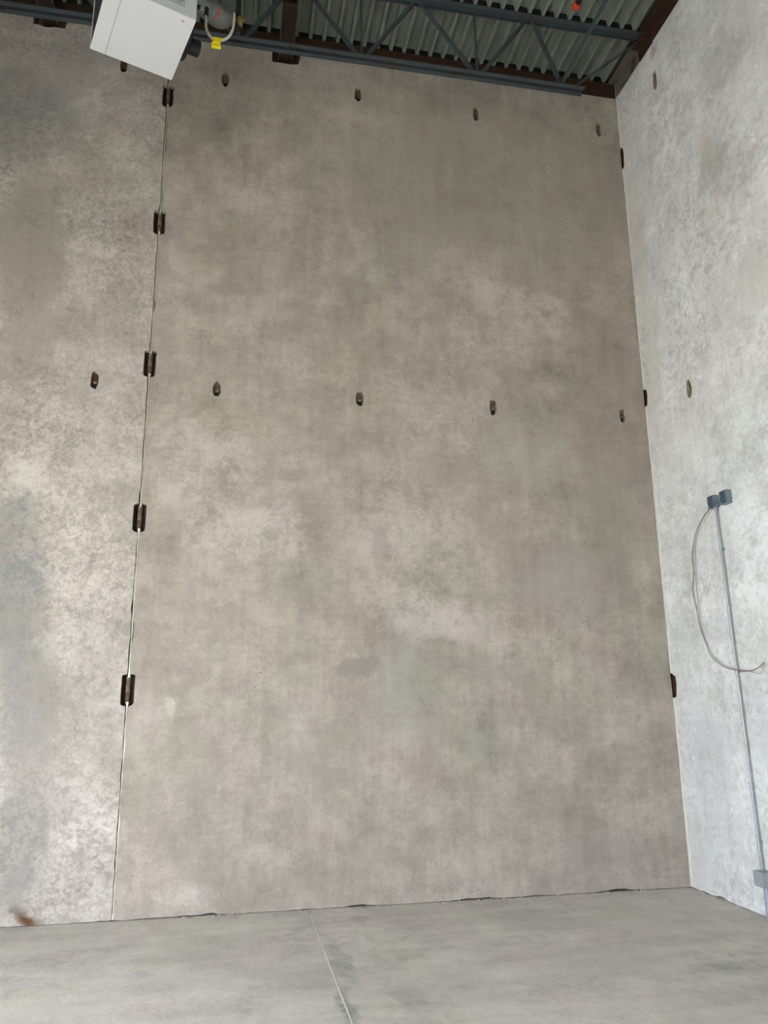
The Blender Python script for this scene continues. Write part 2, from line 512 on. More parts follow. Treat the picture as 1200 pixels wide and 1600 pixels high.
M['wire_grey'] = paint('grey_wire', (170, 164, 160), .5, .1)

# ---------------------------------------------------------------- floor
JX = 0.715             # saw-cut control joint
fbm = bmesh.new()
prof = [(XL - .2, 0), (JX - .006, 0), (JX - .004, -.012), (JX + .004, -.012), (JX + .006, 0), (XC + .2, 0), (XC + .2, -.15), (XL - .2, -.15)]
a_ = [fbm.verts.new((x, YF - .2, z)) for x, z in prof]
b_ = [fbm.verts.new((x, D + TH + .02, z)) for x, z in prof]
for i in range(len(prof)):
    fbm.faces.new((a_[i], a_[(i + 1) % 8], b_[(i + 1) % 8], b_[i]))
fbm.faces.new(a_)
fbm.faces.new(list(reversed(b_)))
floor = tag(obj('floor', fbm, M['floor']), 'worn grey concrete slab floor with a saw-cut joint', kind='structure')
bm = bmesh.new()
r = random.Random(3)
y = -8.9
prev = None
while y < D - .05:
    w = .0058 + r.uniform(-.001, .0012)
    x = JX + r.uniform(-.0012, .0012)
    ring = [bm.verts.new((x - w, y, -.010)), bm.verts.new((x - w * .7, y, .0015)), bm.verts.new((x + w * .7, y, .0015)), bm.verts.new((x + w, y, -.010))]
    if prev:
        for k in range(3):
            bm.faces.new((prev[k], prev[k + 1], ring[k + 1], ring[k]))
    prev = ring
    y += .12
tag(obj('joint_filler', bm, M['caulk_pale'], floor), 'pale filler bead in the saw-cut floor joint')

# ---------------------------------------------------------------- back wall: two tilt-up panels
EMB_Z = [1.825, 3.357, 4.875, 6.41, 7.92]
TOP = 9.25
PTOP = DECK - .004      # panels stop under the deck, its ribs run on over them
bm = bmesh.new()
box(bm, XL - .2, XC + .2, D + TH, D + TH + .1, -.15, TOP)
wall_back = tag(obj('wall_back', bm, M['gap']), 'back wall of two tall concrete tilt-up panels', kind='structure')


def joint_edge(xe, s, seed):
    """Panel edge points going up, notched for the weld pockets. s=-1: notch towards -x."""
    r = random.Random(seed)
    out = []
    z = .012
    todo = list(EMB_Z)
    while z < PTOP - .05:
        if todo and z > todo[0] - .22:
            zc = todo.pop(0)
            for dx, dz in ((.002, -.142), (.034, -.128), (.047, -.112), (.050, -.02), (.047, .06), (.049, .118), (.042, .128), (.005, .132)):
                out.append((xe + s * (dx + r.uniform(-.003, .003)), zc + dz + r.uniform(-.004, .004)))
            z = zc + .20
        else:
            out.append((xe + r.uniform(-.0035, .0035) + s * (.008 if r.random() < .12 else 0), z))
            z += .085
    out.append((xe, PTOP))
    return out


def base_edge(x0, x1, seed, chips):
    """Bottom edge left to right, chipped in places above the slab."""
    r = random.Random(seed)
    out = []
    x = x0
    while x < x1 - .03:
        k = sum(math.exp(-((x - c) / w) ** 2) * h for c, w, h in chips)
        out.append((x, .003 + r.uniform(0, .004) + k * r.uniform(.55, 1.0)))
        x += .045
    out.append((x1, .006))
    return out


def insert_piece(parent, cx, cz, w, h, plane, rust, bolt, seed):
    """Remains of the lifting insert inside one pocket (a leaning cover, a black block for the shaded hole and a bolt stub)."""
    r = random.Random(seed)
    bm = bmesh.new()
    # leaning back plate (near the face at the top, deep below)
    hw = w * .40
    zt, zb = cz + h * .40, cz - h * .10
    q = [(-hw, zt, .016), (hw, zt, .016), (hw * .95, zb, .045), (-hw * .95, zb, .045)]
    A = [bm.verts.new((cx + a, b, c)) for a, b, c in q]
    B = [bm.verts.new((cx + a, b, c + .012)) for a, b, c in q]
    bm.faces.new(A)
    bm.faces.new(list(reversed(B)))
    for i in range(4):
        bm.faces.new((A[i], A[(i + 1) % 4], B[(i + 1) % 4], B[i]))
    # black block below it, standing for the shade in the insert hole
    n0 = len(bm.faces)
    box(bm, cx - hw * .8, cx + hw * .8, cz - h * .36, cz - h * .10, .048, .060, 1)
    if bolt:
        box(bm, cx - hw * .45, cx + hw * .62, cz - h * .10, cz - h * .035, .012, .052, 2, .004)
    for v in bm.verts:
        u, z, d = v.co
        v.co = (u, D + d, z) if plane == 'xz' else (XC + d, u, z)
    return obj('lifting_insert', bm, [M['rustplate'] if rust else M['insert'], M['black'], M['bolt']], parent)


bmap = lambda u, v, d: Vector((u, D + d, v))
rmap = lambda u, v, d: Vector((XC + d, u, v))

# pocket list: (x, z, width, height, rust, bolt)
P_LEFT = [(-1.364, 4.665, .072, .175, 1, 1), (-1.341, 8.235, .075, .19, 1, 0)]
P_MID = [(-.237, 4.655, .075, .155, 0, 1), (1.160, 4.650, .080, .155, 0, 1), (2.558, 4.650, .080, .165, 0, 1), (4.000, 4.650, .070, .150, 0, 1),
         (-.293, 8.225, .080, .185, 0, 0), (1.149, 8.260, .080, .180, 0, 0), (2.513, 8.215, .070, .190, 0, 0), (4.020, 8.225, .075, .195, 0, 0)]


def pocket_holes(lst, seed):
    return [(ragged(x, z, w, h, seed + i), .075, .82, .004) for i, (x, z, w, h, _, _) in enumerate(lst)]


def beam_pocket(x0, x1, z0, seed):
    r = random.Random(seed)
    lo = [(x0 + (x1 - x0) * i / 6, z0 + r.uniform(-.01, .01)) for i in range(7)]
    return (lo + [(x1 + .02, z0 + .09), (x1 + .02, 8.84), (x0 - .005, 8.84)], .13, .97, 0)


eL = joint_edge(XJ - .009, -1, 5)
outl = [(XL - .1, .004), (-3.2, .006)] + base_edge(-3.0, XJ - .03, 21, [(-.95, .05, .006)]) + eL + [(XL - .1, PTOP)]
pan_l = panel('concrete_panel', outl, pocket_holes(P_LEFT, 40) + [beam_pocket(-2.268, -1.955, 8.575, 2)], bmap, TH, [M['left'], M['raw']], wall_back)
tag(pan_l, 'mottled grey trowelled concrete panel left of the vertical joint')
eM = joint_edge(XJ + .008, 1, 6)
r = random.Random(9)
eR = [(XC - .006 + r.uniform(-.003, .004), PTOP - .02 - i * .1) for i in range(1, 91) if PTOP - .02 - i * .1 > .05]
outm = base_edge(XJ + .03, XC - .03, 22, [(-.3, .25, .006), (-.1, .06, .016), (1.15, .11, .016), (.7, .1, .006), (2.2, .18, .02), (2.75, .1, .01), (3.55, .16, .022)]) \
    + [(XC - .006, .006)] + list(reversed(eR)) + [(XC - .006, PTOP)] + list(reversed(eM))
pan_m = panel('concrete_panel', outm, pocket_holes(P_MID, 60) + [beam_pocket(.195, .485, 8.54, 4)], bmap, TH, [M['mid'], M['raw']], wall_back)
tag(pan_m, 'smooth beige patched concrete panel between joint and corner')
for i, (x, z, w, h, ru, bo) in enumerate(P_LEFT):
    insert_piece(pan_l, x, z, w, h, 'xz', ru, bo, i)
for i, (x, z, w, h, ru, bo) in enumerate(P_MID):
    insert_piece(pan_m, x, z, w, h, 'xz', ru, bo, 10 + i)

# steel weld plates in the joint, each with the bar that ties the panels
plate_me = bar_me = None
for i, zc in enumerate(EMB_Z):
    if plate_me is None:
        bm = bmesh.new()
        box(bm, -.066, .066, .050, .060, -.15, .15)
        for s in (-1, 1):       # folded side lips
            q = [(s * .056, .006), (s * .050, .006), (s * .030, .050), (s * .042, .050)]
            a = [bm.verts.new((x, y, -.128)) for x, y in q]
            b = [bm.verts.new((x, y, .112)) for x, y in q]
            for k in range(4):
                bm.faces.new((a[k], a[(k + 1) % 4], b[(k + 1) % 4], b[k]))
            bm.faces.new(a)
            bm.faces.new(b)
        o = obj('weld_plate', bm, M['embed'], wall_back)
        plate_me = o.data
        bm = bmesh.new()
        tube(bm, [(0, .038, -.118), (0, .036, 0), (0, .038, .112)], [.021, .021, .021], 14)
        c = obj('steel_bar', bm, M['bar'], o, 50)
        bar_me = c.data
    else:
        o = link('weld_plate', plate_me, None, wall_back)
        c = link('steel_bar', bar_me, None, o)
    o.location = (XJ, D, zc)

# sealant beads between the weld plates
zs = [.01] + EMB_Z + [8.9]
for i in range(len(zs) - 1):
    z0 = zs[i] + (.105 if i else 0)
    z1 = zs[i + 1] - (.10 if i < 5 else 0)
    r = random.Random(70 + i)
    bm = bmesh.new()
    prev = None
    n = max(6, int((z1 - z0) / .05))
    for k in range(n + 1):
        z = z0 + (z1 - z0) * k / n
        end = min(k, n - k) * (z1 - z0) / n
        w = .0075 + r.uniform(-.0018, .002) + .006 * math.exp(-(end / .03) ** 2)
        x = XJ + .002 + r.uniform(-.0015, .0015)
        dep = .005 + r.uniform(-.002, .002)
        ring = [bm.verts.new((x - w, D + dep + .02, z)), bm.verts.new((x - w * .8, D + dep + .003, z)), bm.verts.new((x, D + dep - .002, z)),
                bm.verts.new((x + w * .8, D + dep + .001, z)), bm.verts.new((x + w, D + dep + .02, z))]
        if prev:
            for q in range(4):
                bm.faces.new((prev[q], prev[q + 1], ring[q + 1], ring[q]))
        prev = ring
    obj('joint_sealant', bm, M['caulk_pale'] if i in (0, 1) else M['caulk'], wall_back, 60)

# ---------------------------------------------------------------- right wall
P_RIGHT = [(6.373, 4.637, .085, .195, 0, 0), (6.374, 8.229, .07, .235, 0, 0)]
holes = [(ragged(x, z, w, h, 90 + i), .07, .8, .004) for i, (x, z, w, h, _, _) in enumerate(P_RIGHT)]
CORNER = [(1.835, .085, .125), (4.865, .062, .105), (7.87, .055, .15)]
for k, (zc, w, hh) in enumerate(CORNER):
    holes.append(([(D - w * .75, zc - hh * .85), (D - .01, zc - hh), (D + .06, zc - hh), (D + .06, zc + hh), (D - w * .2, zc + hh * .95), (D - w * .9, zc + hh * .7),
                   (D - w, zc + .02)], .07, .97, 0))
r = random.Random(31)
base = [(YF - .1, .004), (4.9, .006)]
y = 5.0
while y < D - .02:
    k = .018 * math.exp(-((y - 6.72) / .10) ** 2) + .006
    base.append((y, .004 + k * r.random()))
    y += .06
outr = base + [(D + .17, .006), (D + .17, TOP), (YF - .1, TOP)]
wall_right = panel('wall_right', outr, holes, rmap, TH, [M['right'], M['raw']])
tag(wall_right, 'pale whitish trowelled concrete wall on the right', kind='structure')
for i, (x, z, w, h, ru, bo) in enumerate(P_RIGHT):
    insert_piece(wall_right, x, z, w, h, 'yz', ru, bo, 30 + i)
for k, (zc, w, hh) in enumerate(CORNER):
    bm = bmesh.new()
    box(bm, XC + .02, XC + .032, D - w * .55, D + .05, zc - hh * .9, zc + hh * .9)
    box(bm, XC + .008, XC + .05, D - w * .62, D - w * .50, zc - hh * .8, zc + hh * .8)
    tag(obj('weld_plate', bm, M['rustplate'], wall_right), 'rust-brown steel plate in the corner joint')
# sealant line down the corner (broken at the plates)
segs = [(.01, 1.72), (1.96, 4.77), (4.97, 6.15), (6.42, 7.73), (8.02, 8.68)]
for i, (z0, z1) in enumerate(segs):
    r = random.Random(130 + i)
    bm = bmesh.new()
    prev = None
    n = max(4, int((z1 - z0) / .07))
    for k in range(n + 1):
        z = z0 + (z1 - z0) * k / n
        e = math.exp(-(min(k, n - k) * .07 / .05) ** 2)
        w = (.026 + .010 * math.sin(z * 5.1 + i) + r.uniform(-.006, .006)) * (1 - .6 * e)
        ring = [bm.verts.new((XC + .001, D - w - .006, z)), bm.verts.new((XC - .003, D - w * .8, z)),
                bm.verts.new((XC - .005 + r.uniform(-.001, .001), D - w * .3, z)), bm.verts.new((XC - .004, D - .0005, z))]
        if prev:
            for q in range(3):
                bm.faces.new((prev[q], prev[q + 1], ring[q + 1], ring[q]))
        prev = ring
    obj('joint_sealant', bm, M['caulk_pale'], wall_right, 60)

# ---------------------------------------------------------------- walls behind the camera, with the open doors
bm = bmesh.new()
for (y0, y1, z0, z1) in ((YF - .2, SIDE[0], 0, TOP), (SIDE[1], D + .3, 0, TOP), (SIDE[0], SIDE[1], DH, TOP)):
    box(bm, XL - TH, XL, y0, y1, z0 - .15 if z0 == 0 else z0, z1)
tag(obj('wall_left', bm, M['plain']), 'concrete side wall with an open roll-up door', kind='structure')
bm = bmesh.new()
for (x0, x1, z0, z1) in ((XL - .2, FRONT[0], 0, TOP), (FRONT[1], XC + .2, 0, TOP), (FRONT[0], FRONT[1], DH, TOP)):
    box(bm, x0, x1, YF - TH, YF, z0 - .15 if z0 == 0 else z0, z1)
tag(obj('wall_front', bm, M['plain']), 'concrete front wall with an open roll-up door', kind='structure')

bm = bmesh.new()
box(bm, -70, XL - .2, -70, 60, -.4, -.05)
box(bm, XL - .2, 60, -70, YF - .2, -.4, -.05)
tag(obj('ground', bm, M['asphalt']), 'pale paved yard outside the doors', kind='structure')

# ---------------------------------------------------------------- roof: board and ribbed steel deck sheets
bm = bmesh.new()
box(bm, XL - .2, XC + .2, YF - .2, D + .3, DECK + .082, DECK + .15)
ceiling = tag(obj('ceiling', bm, M['roof']), 'underside of the roof above the ribbed steel deck', kind='structure')
PITCH = .1524
RIB = .070
bm = bmesh.new()
line = []
for k in range(6):
    x = k * PITCH
    line += [(x, RIB), (x + .050, RIB), (x + .059, 0), (x + .093, 0), (x + .102, RIB)]
line.append((6 * PITCH + .006, RIB))
y0, y1 = YF - .1, D + TH - .01
A = [bm.verts.new((x, y0, z)) for x, z in line] + [bm.verts.new((x, y0, z + .0015)) for x, z in reversed(line)]
B = [bm.verts.new((x, y1, z)) for x, z in line] + [bm.verts.new((x, y1, z + .0015)) for x, z in reversed(line)]
n = len(A)
for i in range(n):
    bm.faces.new((A[i], A[(i + 1) % n], B[(i + 1) % n], B[i]))
sheet = obj('deck_sheet', bm, M['deck'], ceiling)
X0 = 4.113 + PITCH - .076 - 6 * PITCH
sheet.location = (X0, 0, DECK)
sheets = [sheet]
for k in range(1, 10):
    o = link('deck_sheet', sheet.data, None, ceiling)
    o.location = (X0 - k * 6 * PITCH, 0, DECK + (.0006 if k % 2 else 0))
    sheets.append(o)
# added black blocks standing for deep shade in the flutes, over wall and joist
bm = bmesh.new()
q = [(-.048, RIB - .0015), (.048, RIB - .0015), (.0575, .0005), (-.0575, .0005)]
A = [bm.verts.new((x, -.5, z)) for x, z in q]
B = [bm.verts.new((x, .5, z)) for x, z in q]
for i in range(4):
    bm.faces.new((A[i], A[(i + 1) % 4], B[(i + 1) % 4], B[i]))
bm.faces.new(A)
bm.faces.new(B)
bmesh.ops.recalc_face_normals(bm, faces=bm.faces)
shade_me = bpy.data.meshes.new('flute_shade')
bm.to_mesh(shade_me)
bm.free()
shade_me.materials.append(M['black'])
for k, o in enumerate(sheets[:8]):
    for j in range(6):
        xm = j * PITCH
        for yc, wy in ((D - .005, .05), (6.46, .115)):
            c = link('flute_shade', shade_me, None, o)
            c.location = (xm, yc, 0)
            c.scale = (1, wy, 1)

# ---------------------------------------------------------------- ledger angles carrying the deck edge
def ledger(name, p0, p1, side, mat, label, leg=.105):
    bm = bmesh.new()
    sweep(bm, [(0, -.185), (side * .012, -.185), (side * .012, -.012), (side * leg, -.012), (side * leg, 0), (0, 0)], p0, p1)
    d = (Vector(p1) - Vector(p0))
    s = d.normalized().cross(Vector((0, 0, 1)))
    m = int(d.length / .61)
    o = obj(name, bm, mat)
    tag(o, label, 'steel angle')
    bm = None
    for i in range(m):
        p = Vector(p0) + d * ((i + .5) / m) + Vector((0, 0, -.10))
        b2 = bmesh.new()
        tube(b2, [p + s * side * .010, p + s * side * .026], .016, 6)
        obj('bolt_head', b2, M['bolt'] if mat is M['ledger'] else mat, o)
    return o


ledger('ledger_angle', (-3.4, D - .001, DECK - .001), (XC - .014, D - .001, DECK - .001), 1, M['ledger_rust'],
       'rusty brown steel ledger angle along the top of the back wall', .03)
ledger('ledger_angle', (XC - .001, D - .034, DECK - .001), (XC - .001, 6.61, DECK - .001), 1, M['ledger'],
       'grey-brown ledger angle on the right wall between joist and corner')
ledger('ledger_angle', (XC - .001, 6.33, DECK - .001), (XC - .001, 3.2, DECK - .001), 1, M['ledger_rust'],
       'dark rusty ledger angle on the right wall in front of the joist')

# ---------------------------------------------------------------- roof joist
YJ = 6.46
ZB = 8.035
jo = tag(empty('roof_joist', (0, YJ, ZB)), 'blue-grey open-web steel roof joist running beside the back wall', 'joist')


def jpart(name, fn, mat=M['joist']):
    bm = bmesh.new()
    fn(bm)
    for v in bm.verts:
        v.co -= Vector((0, YJ, ZB))
    return obj(name, bm, mat, jo)


XE = 3.47
for s in (-1, 1):
    jpart('bottom_chord_angle', lambda bm: sweep(bm, angle(.048, .052, .006, s, 1), (XL + .2, YJ - s * .019, ZB - .01), (XE, YJ - s * .019, ZB - .01)))
    jpart('top_chord_angle', lambda bm: sweep(bm, angle(.055, .055, .007, s, -1), (XL + .2, YJ - s * .012, DECK - .002), (XC - .02, YJ - s * .012, DECK - .015)))
bot = [2.295 - 1.222 * k for k in range(9)]
top = [2.906 - 1.240 * k for k in range(9)]
zt, zb = DECK - .035, ZB + .02
PR = [(-.017, -.017), (.017, -.017), (.017, .017), (-.017, .017)]


def web(x0, z0, x1, z1, pr=PR):
    jpart('web_diagonal', lambda bm: sweep(bm, pr, (x0, YJ, z0), (x1, YJ, z1), (0, 1, 0)))


web(3.235, zb, top[0] + .03, zt)
for k in range(8):
    web(top[k] - .03, zt, bot[k] + .035, zb)
    web(bot[k] - .035, zb, top[k + 1] + .03, zt)
SM = [(-.010, -.010), (.010, -.010), (.010, .010), (-.010, .010)]
for k in range(8):
    jpart('web_vertical', lambda bm: sweep(bm, SM, (bot[k], YJ, zb), (bot[k] - .01, YJ, zt), (0, 1, 0)))
jpart('end_web', lambda bm: sweep(bm, SM, (XE - .12, YJ, zb), (XC - .05, YJ, DECK - .05), (0, 1, 0)))
jpart('wall_plate', lambda bm: (box(bm, XC - .014, XC - .0005, YJ - .128, YJ + .148, DECK - .20, DECK - .014, 0, .002), box(bm, XC - .106, XC - .0005, YJ - .128, YJ + .148, DECK - .0135, DECK - .002)), M['ledger_rust'])
jpart('bearing_seat', lambda bm: (box(bm, XC - .12, XC - .001, YJ - .10, YJ + .10, DECK - .105, DECK - .09), box(bm, XC - .11, XC - .001, YJ - .05, YJ - .04, DECK - .09, DECK - .055),
                                  box(bm, XC - .11, XC - .001, YJ + .04, YJ + .05, DECK - .09, DECK - .055)), M['ledger_rust'])

bm = bmesh.new()
sweep(bm, angle(.045, .045, .005, 1, 1), (3.25, D - .78 + .14, ZB + .047), (3.25, 2.2, ZB + .047))
tag(obj('bridging_angle', bm, M['joist']), 'long thin steel bridging bar crossing the joist towards the viewer', 'steel bar')

M['pocket_rust'] = rusty('pocket_rust', (112, 78, 50), (134, 84, 42), .5, 9)
# struts tying the wall pockets to the joist
for i, xm in enumerate((.345, -2.11)):
    so = tag(empty('wall_strut', (xm, D, 8.63)),
             ('dark brown steel strut from wall pocket up to the joist, right of heater', 'rusty brown steel strut in the wall pocket at the far left')[i], 'strut',
             'struts between wall and joist')
    for nm, q in (('bottom_flange', (-.074, .074, -.68, .09, 0, .010)), ('web', (-.006, .006, -.66, .085, .010, .22)), ('top_flange', (-.074, .074, -.68, -.11, .22, .23)),
                  ('side_plate', (-.080, -.075, -.67, .08, -.004, .05)), ('side_plate', (.075, .080, -.67, .08, -.004, .05))):
        bm = bmesh.new()
        box(bm, *q)
        obj(nm, bm, M['ledger'] if nm == 'side_plate' else M['strut'], so)
    bm = bmesh.new()
    box(bm, -.150, .145, .092, .100, -.075, .20)
    obj('bearing_plate', bm, M['pocket_rust'] if i else M['rustplate'], so)

# ---------------------------------------------------------------- unit heater
HW, HD, HH = .643, .666, .95
hz = empty('unit_heater', (-.8535, 5.1785, 6.70), math.radians(19.6))
tag(hz, 'white box-shaped unit heater hanging below the roof', 'heater')
hx, hy = HW / 2, HD / 2
bm = bmesh.new()
box(bm, -hx + .09, hx, -hy, hy, .006, HH, 0, .004)
obj('cabinet', bm, M['white'], hz)
bm = bmesh.new()
box(bm, -hx + .004, -hx + .09, -hy + .006, hy - .006, .05, HH - .03)
obj('air_outlet', bm, M['dark'], hz)
bm = bmesh.new()       # outlet hood: bottom lip, two sides and top
box(bm, -hx, -hx + .112, -hy, hy, 0, .008)
box(bm, -hx - .002, -hx + .10, hy - .010, hy, .008, HH)
box(bm, -hx + .055, -hx + .10, -hy, -hy + .010, .008, HH)
box(bm, -hx, -hx + .10, -hy + .01, hy - .01, HH - .02, HH)
obj('outlet_hood', bm, M['white'], hz)
bm = bmesh.new()
box(bm, -hx + .116, hx + .001, -hy - .001, hy + .001, 0, .006, 0, .002)
obj('bottom_panel', bm, M['white'], hz)
bm = bmesh.new()
box(bm, -hx + .1115, -hx + .1165, -hy + .002, hy - .002, .002, .0075)
obj('seam_shade', bm, M['labelgrey'], hz)  # grey strip added for the shade in the gap between the panels
for k in range(7):
    bm = bmesh.new()
    z = .10 + k * .12
    q = [(-hx + .01, z), (-hx + .012, z - .004), (-hx + .07, z + .05), (-hx + .068, z + .054)]
    a = [bm.verts.new((x, -hy + .012, zz)) for x, zz in q]
    b = [bm.verts.new((x, hy - .012, zz)) for x, zz in q]
    for i in range(4):
        bm.faces.new((a[i], a[(i + 1) % 4], b[(i + 1) % 4], b[i]))
    bm.faces.new(a)
    bm.faces.new(b)
    obj('louver', bm, M['dark'], hz)
bm = bmesh.new()       # rating label on the near side
box(bm, hx - .235, hx - .095, -hy - .0025, -hy - .001, .075, .215)
lab = obj('rating_label', bm, M['white'], hz)
bm = bmesh.new()
for (a, b, c, d) in ((-.235, -.095, .075, .079), (-.235, -.095, .211, .215), (-.235, -.231, .075, .215), (-.099, -.095, .075, .215), (-.168, -.164, .085, .205)):
    box(bm, hx + a, hx + b, -hy - .0035, -hy - .0025, c, d)
for c in range(2):
    for k in range(8):
        x = hx - .226 + c * .068
        box(bm, x, x + .045 + .010 * ((k * 7 + c * 3) % 3) / 2, -hy - .0035, -hy - .0025, .090 + k * .015, .097 + k * .015)
obj('label_print', bm, M['labelgrey'], lab)
bm = bmesh.new()
tube(bm, [(hx - .085, -hy + .055, .001), (hx - .085, -hy + .055, -.004)], .011, 12)
obj('screw', bm, M['bolt'], hz)
bm = bmesh.new()       # round black fan guard and the motor on the far right side
tube(bm, [(hx + .002, .10, .30), (hx + .055, .10, .30)], [.235, .215], 28)
obj('fan_shroud', bm, M['black'], hz, 40)
bm = bmesh.new()
tube(bm, [(hx + .05, .11, .19), (hx + .06, .11, .19), (hx + .150, .11, .19), (hx + .156, .11, .19)], [.056, .064, .064, .054], 20)
mo = obj('fan_motor', bm, M['black'], hz, 40)
bm = bmesh.new()
box(bm, hx + .10, hx + .125, .09, .125, .245, .268, 0, .003)
obj('terminal', bm, M['bolt'], mo)
for sx in (-1, 1):
    for sy in (-1, 1):
        bm = bmesh.new()
        tube(bm, [(sx * (hx - .06), sy * (hy - .06), HH - .005), (sx * (hx - .06), sy * (hy - .06), DECK - 6.70)], .006, 8)
        obj('hanger_rod', bm, M['galv'], hz)

# vent pipe
vp = tag(empty('vent_pipe', (-.25, 5.76, 7.52)), 'galvanised round vent pipe with an elbow beside the white heater', 'duct')


def local(o, pts):
    return [Vector(p) - o.location for p in pts]


bm = bmesh.new()
tube(bm, local(vp, [(-.70, 5.42, 7.52), (-.52, 5.55, 7.52), (-.40, 5.65, 7.52)]), .088, 24)
obj('straight_pipe', bm, M['galv'], vp, 40)
bm = bmesh.new()
tube(bm, local(vp, spline([(-.41, 5.64, 7.52), (-.31, 5.72, 7.53), (-.262, 5.755, 7.60), (-.25, 5.76, 7.70)], 5)), .092, 24)
obj('elbow', bm, M['galv'], vp, 40)
bm = bmesh.new()
tube(bm, local(vp, [(-.25, 5.76, 7.68), (-.25, 5.76, 8.93)]), .088, 24)
obj('riser', bm, M['galv'], vp, 40)
bm = bmesh.new()
prev = None
dv = Vector((.10, .08, .01)).normalized()
sv = dv.cross(Vector((0, 0, 1))).normalized()
uv_ = sv.cross(dv)
for k in range(7):
    t = math.radians(-75 + k * 12)
    nrm = sv * math.cos(t) + uv_ * math.sin(t)
    p = Vector((-.385, 5.66, 7.522)) - vp.location
    ring = [bm.verts.new(p + nrm * .0945), bm.verts.new(p + dv * .055 + nrm * .0955)]
    if prev:
        bm.faces.new((prev[0], prev[1], ring[1], ring[0]))
    prev = ring
tag(obj('pipe_label', bm, M['redprint'], vp), 'faded red printed sticker')

# gas line
gl = tag(empty('gas_line', (-.15, 5.45, 7.15)), 'black gas pipe with a pale U-shaped flexible hose beside the heater', 'gas pipe')
bm = bmesh.new()
tube(bm, local(gl, [(-.15, 5.45, 8.9), (-.15, 5.45, 7.30)]), .013, 12)
tube(bm, local(gl, [(-.15, 5.45, 7.34), (-.15, 5.45, 7.29)]), .022, 12)
obj('drop_pipe', bm, M['blackpipe'], gl, 40)
bm = bmesh.new()
tube(bm, local(gl, [(-.145, 5.455, 7.29), (-.145, 5.455, 7.12)]), .014, 12)
tube(bm, local(gl, [(-.145, 5.455, 7.15), (-.145, 5.455, 7.115)]), .021, 12)
obj('drip_leg', bm, M['blackpipe'], gl, 40)
bm = bmesh.new()
tube(bm, local(gl, [(-.132, 5.44, 7.275), (-.132, 5.44, 7.255), (-.126, 5.44, 7.23), (-.124, 5.44, 7.20), (-.13, 5.44, 7.185)]), [.012, .02, .026, .02, .010], 12)
tube(bm, local(gl, [(-.13, 5.44, 7.23), (-.08, 5.43, 7.24)]), .007, 8)
obj('valve', bm, M['brass'], gl, 40)
bm = bmesh.new()
path = spline([(-.47, 5.43, 7.30), (-.425, 5.44, 7.285), (-.404, 5.44, 7.22), (-.398, 5.44, 7.114), (-.36, 5.44, 7.032), (-.291, 5.44, 7.008), (-.222, 5.44, 7.045), (-.183, 5.44, 7.135), (-.176, 5.445, 7.24), (-.172, 5.45, 7.31)], 7)
tube(bm, local(gl, path), .0115, 12)
obj('flexible_hose', bm, M['flex'], gl, 60)
bm = bmesh.new()
tube(bm, local(gl, [(-.62, 5.42, 7.30), (-.45, 5.43, 7.30)]), .016, 12)
tube(bm, local(gl, [(-.40, 5.44, 7.31), (-.405, 5.44, 7.23)]), .019, 8)
obj('elbow_fitting', bm, M['blackpipe'], gl, 40)

# yellow tag folded over the hose
bm = bmesh.new()
rows = [(7.028, .038, .0, -.015), (7.030, .036, 0, .015), (7.020, .036, 0, -.014), (6.99, .034, -.004, -.016), (6.972, .030, -.008, -.020), (6.955, .038, -.016, -.016), (6.93, .037, -.012, -.022), (6.905, .036, -.010, -.016)]
prev = None
for z, w, dx, dy in rows[1:]:
    x = -.297 + dx
    ring = [bm.verts.new((x - w, 5.44 + dy - .003, z)), bm.verts.new((x + w, 5.44 + dy, z + .002)), bm.verts.new((x + w, 5.441 + dy, z + .002)), bm.verts.new((x - w, 5.441 + dy - .003, z))]
    if prev:
        for k in range(4):
            bm.faces.new((prev[k], prev[(k + 1) % 4], ring[(k + 1) % 4], ring[k]))
    else:
        bm.faces.new(list(reversed(ring)))
    prev = ring
bm.faces.new(prev)
tag(obj('warning_tag', bm, M['yellow']), 'bright yellow paper tag folded over the gas hose', 'tag')

# ---------------------------------------------------------------- capped sprinkler pipe and ceiling disc
sp = tag(empty('sprinkler_pipe', (3.17, 5.9, 8.50)), 'black pipe under the roof deck ending in an orange plug', 'pipe')
bm = bmesh.new()
tube(bm, [(0, -.02, 0), (0, -3.4, 0)], .027, 14)
obj('pipe', bm, M['blackpipe'], sp, 40)
bm = bmesh.new()
tube(bm, [(0, -.045, 0), (0, -.03, 0), (0, .005, 0), (0, .012, 0), (0, .035, -.004), (0, .04, -.004)], [.036, .043, .043, .030, .022, .014], 12)
obj('plug', bm, M['orange'], sp, 40)
for y in (-1.2, -2.8):
    bm = bmesh.new()
    tube(bm, [(0, y, .027), (0, y, DECK - 8.5)], .005, 8)
    obj('hanger_rod', bm, M['galv'], sp)
cd = tag(empty('ceiling_cover', (3.55, 6.085, DECK)), 'small round grey cover plate on the roof deck at the top edge', 'cover plate')
bm = bmesh.new()
tube(bm, [(0, 0, .0), (0, 0, -.012), (0, 0, -.016)], [.045, .045, .038], 20)
obj('plate', bm, M['joist'], cd, 40)
bm = bmesh.new()
tube(bm, [(0, 0, -.015), (0, 0, -.026)], [.02, .016], 12)
obj('screw', bm, M['bolt'], cd, 40)

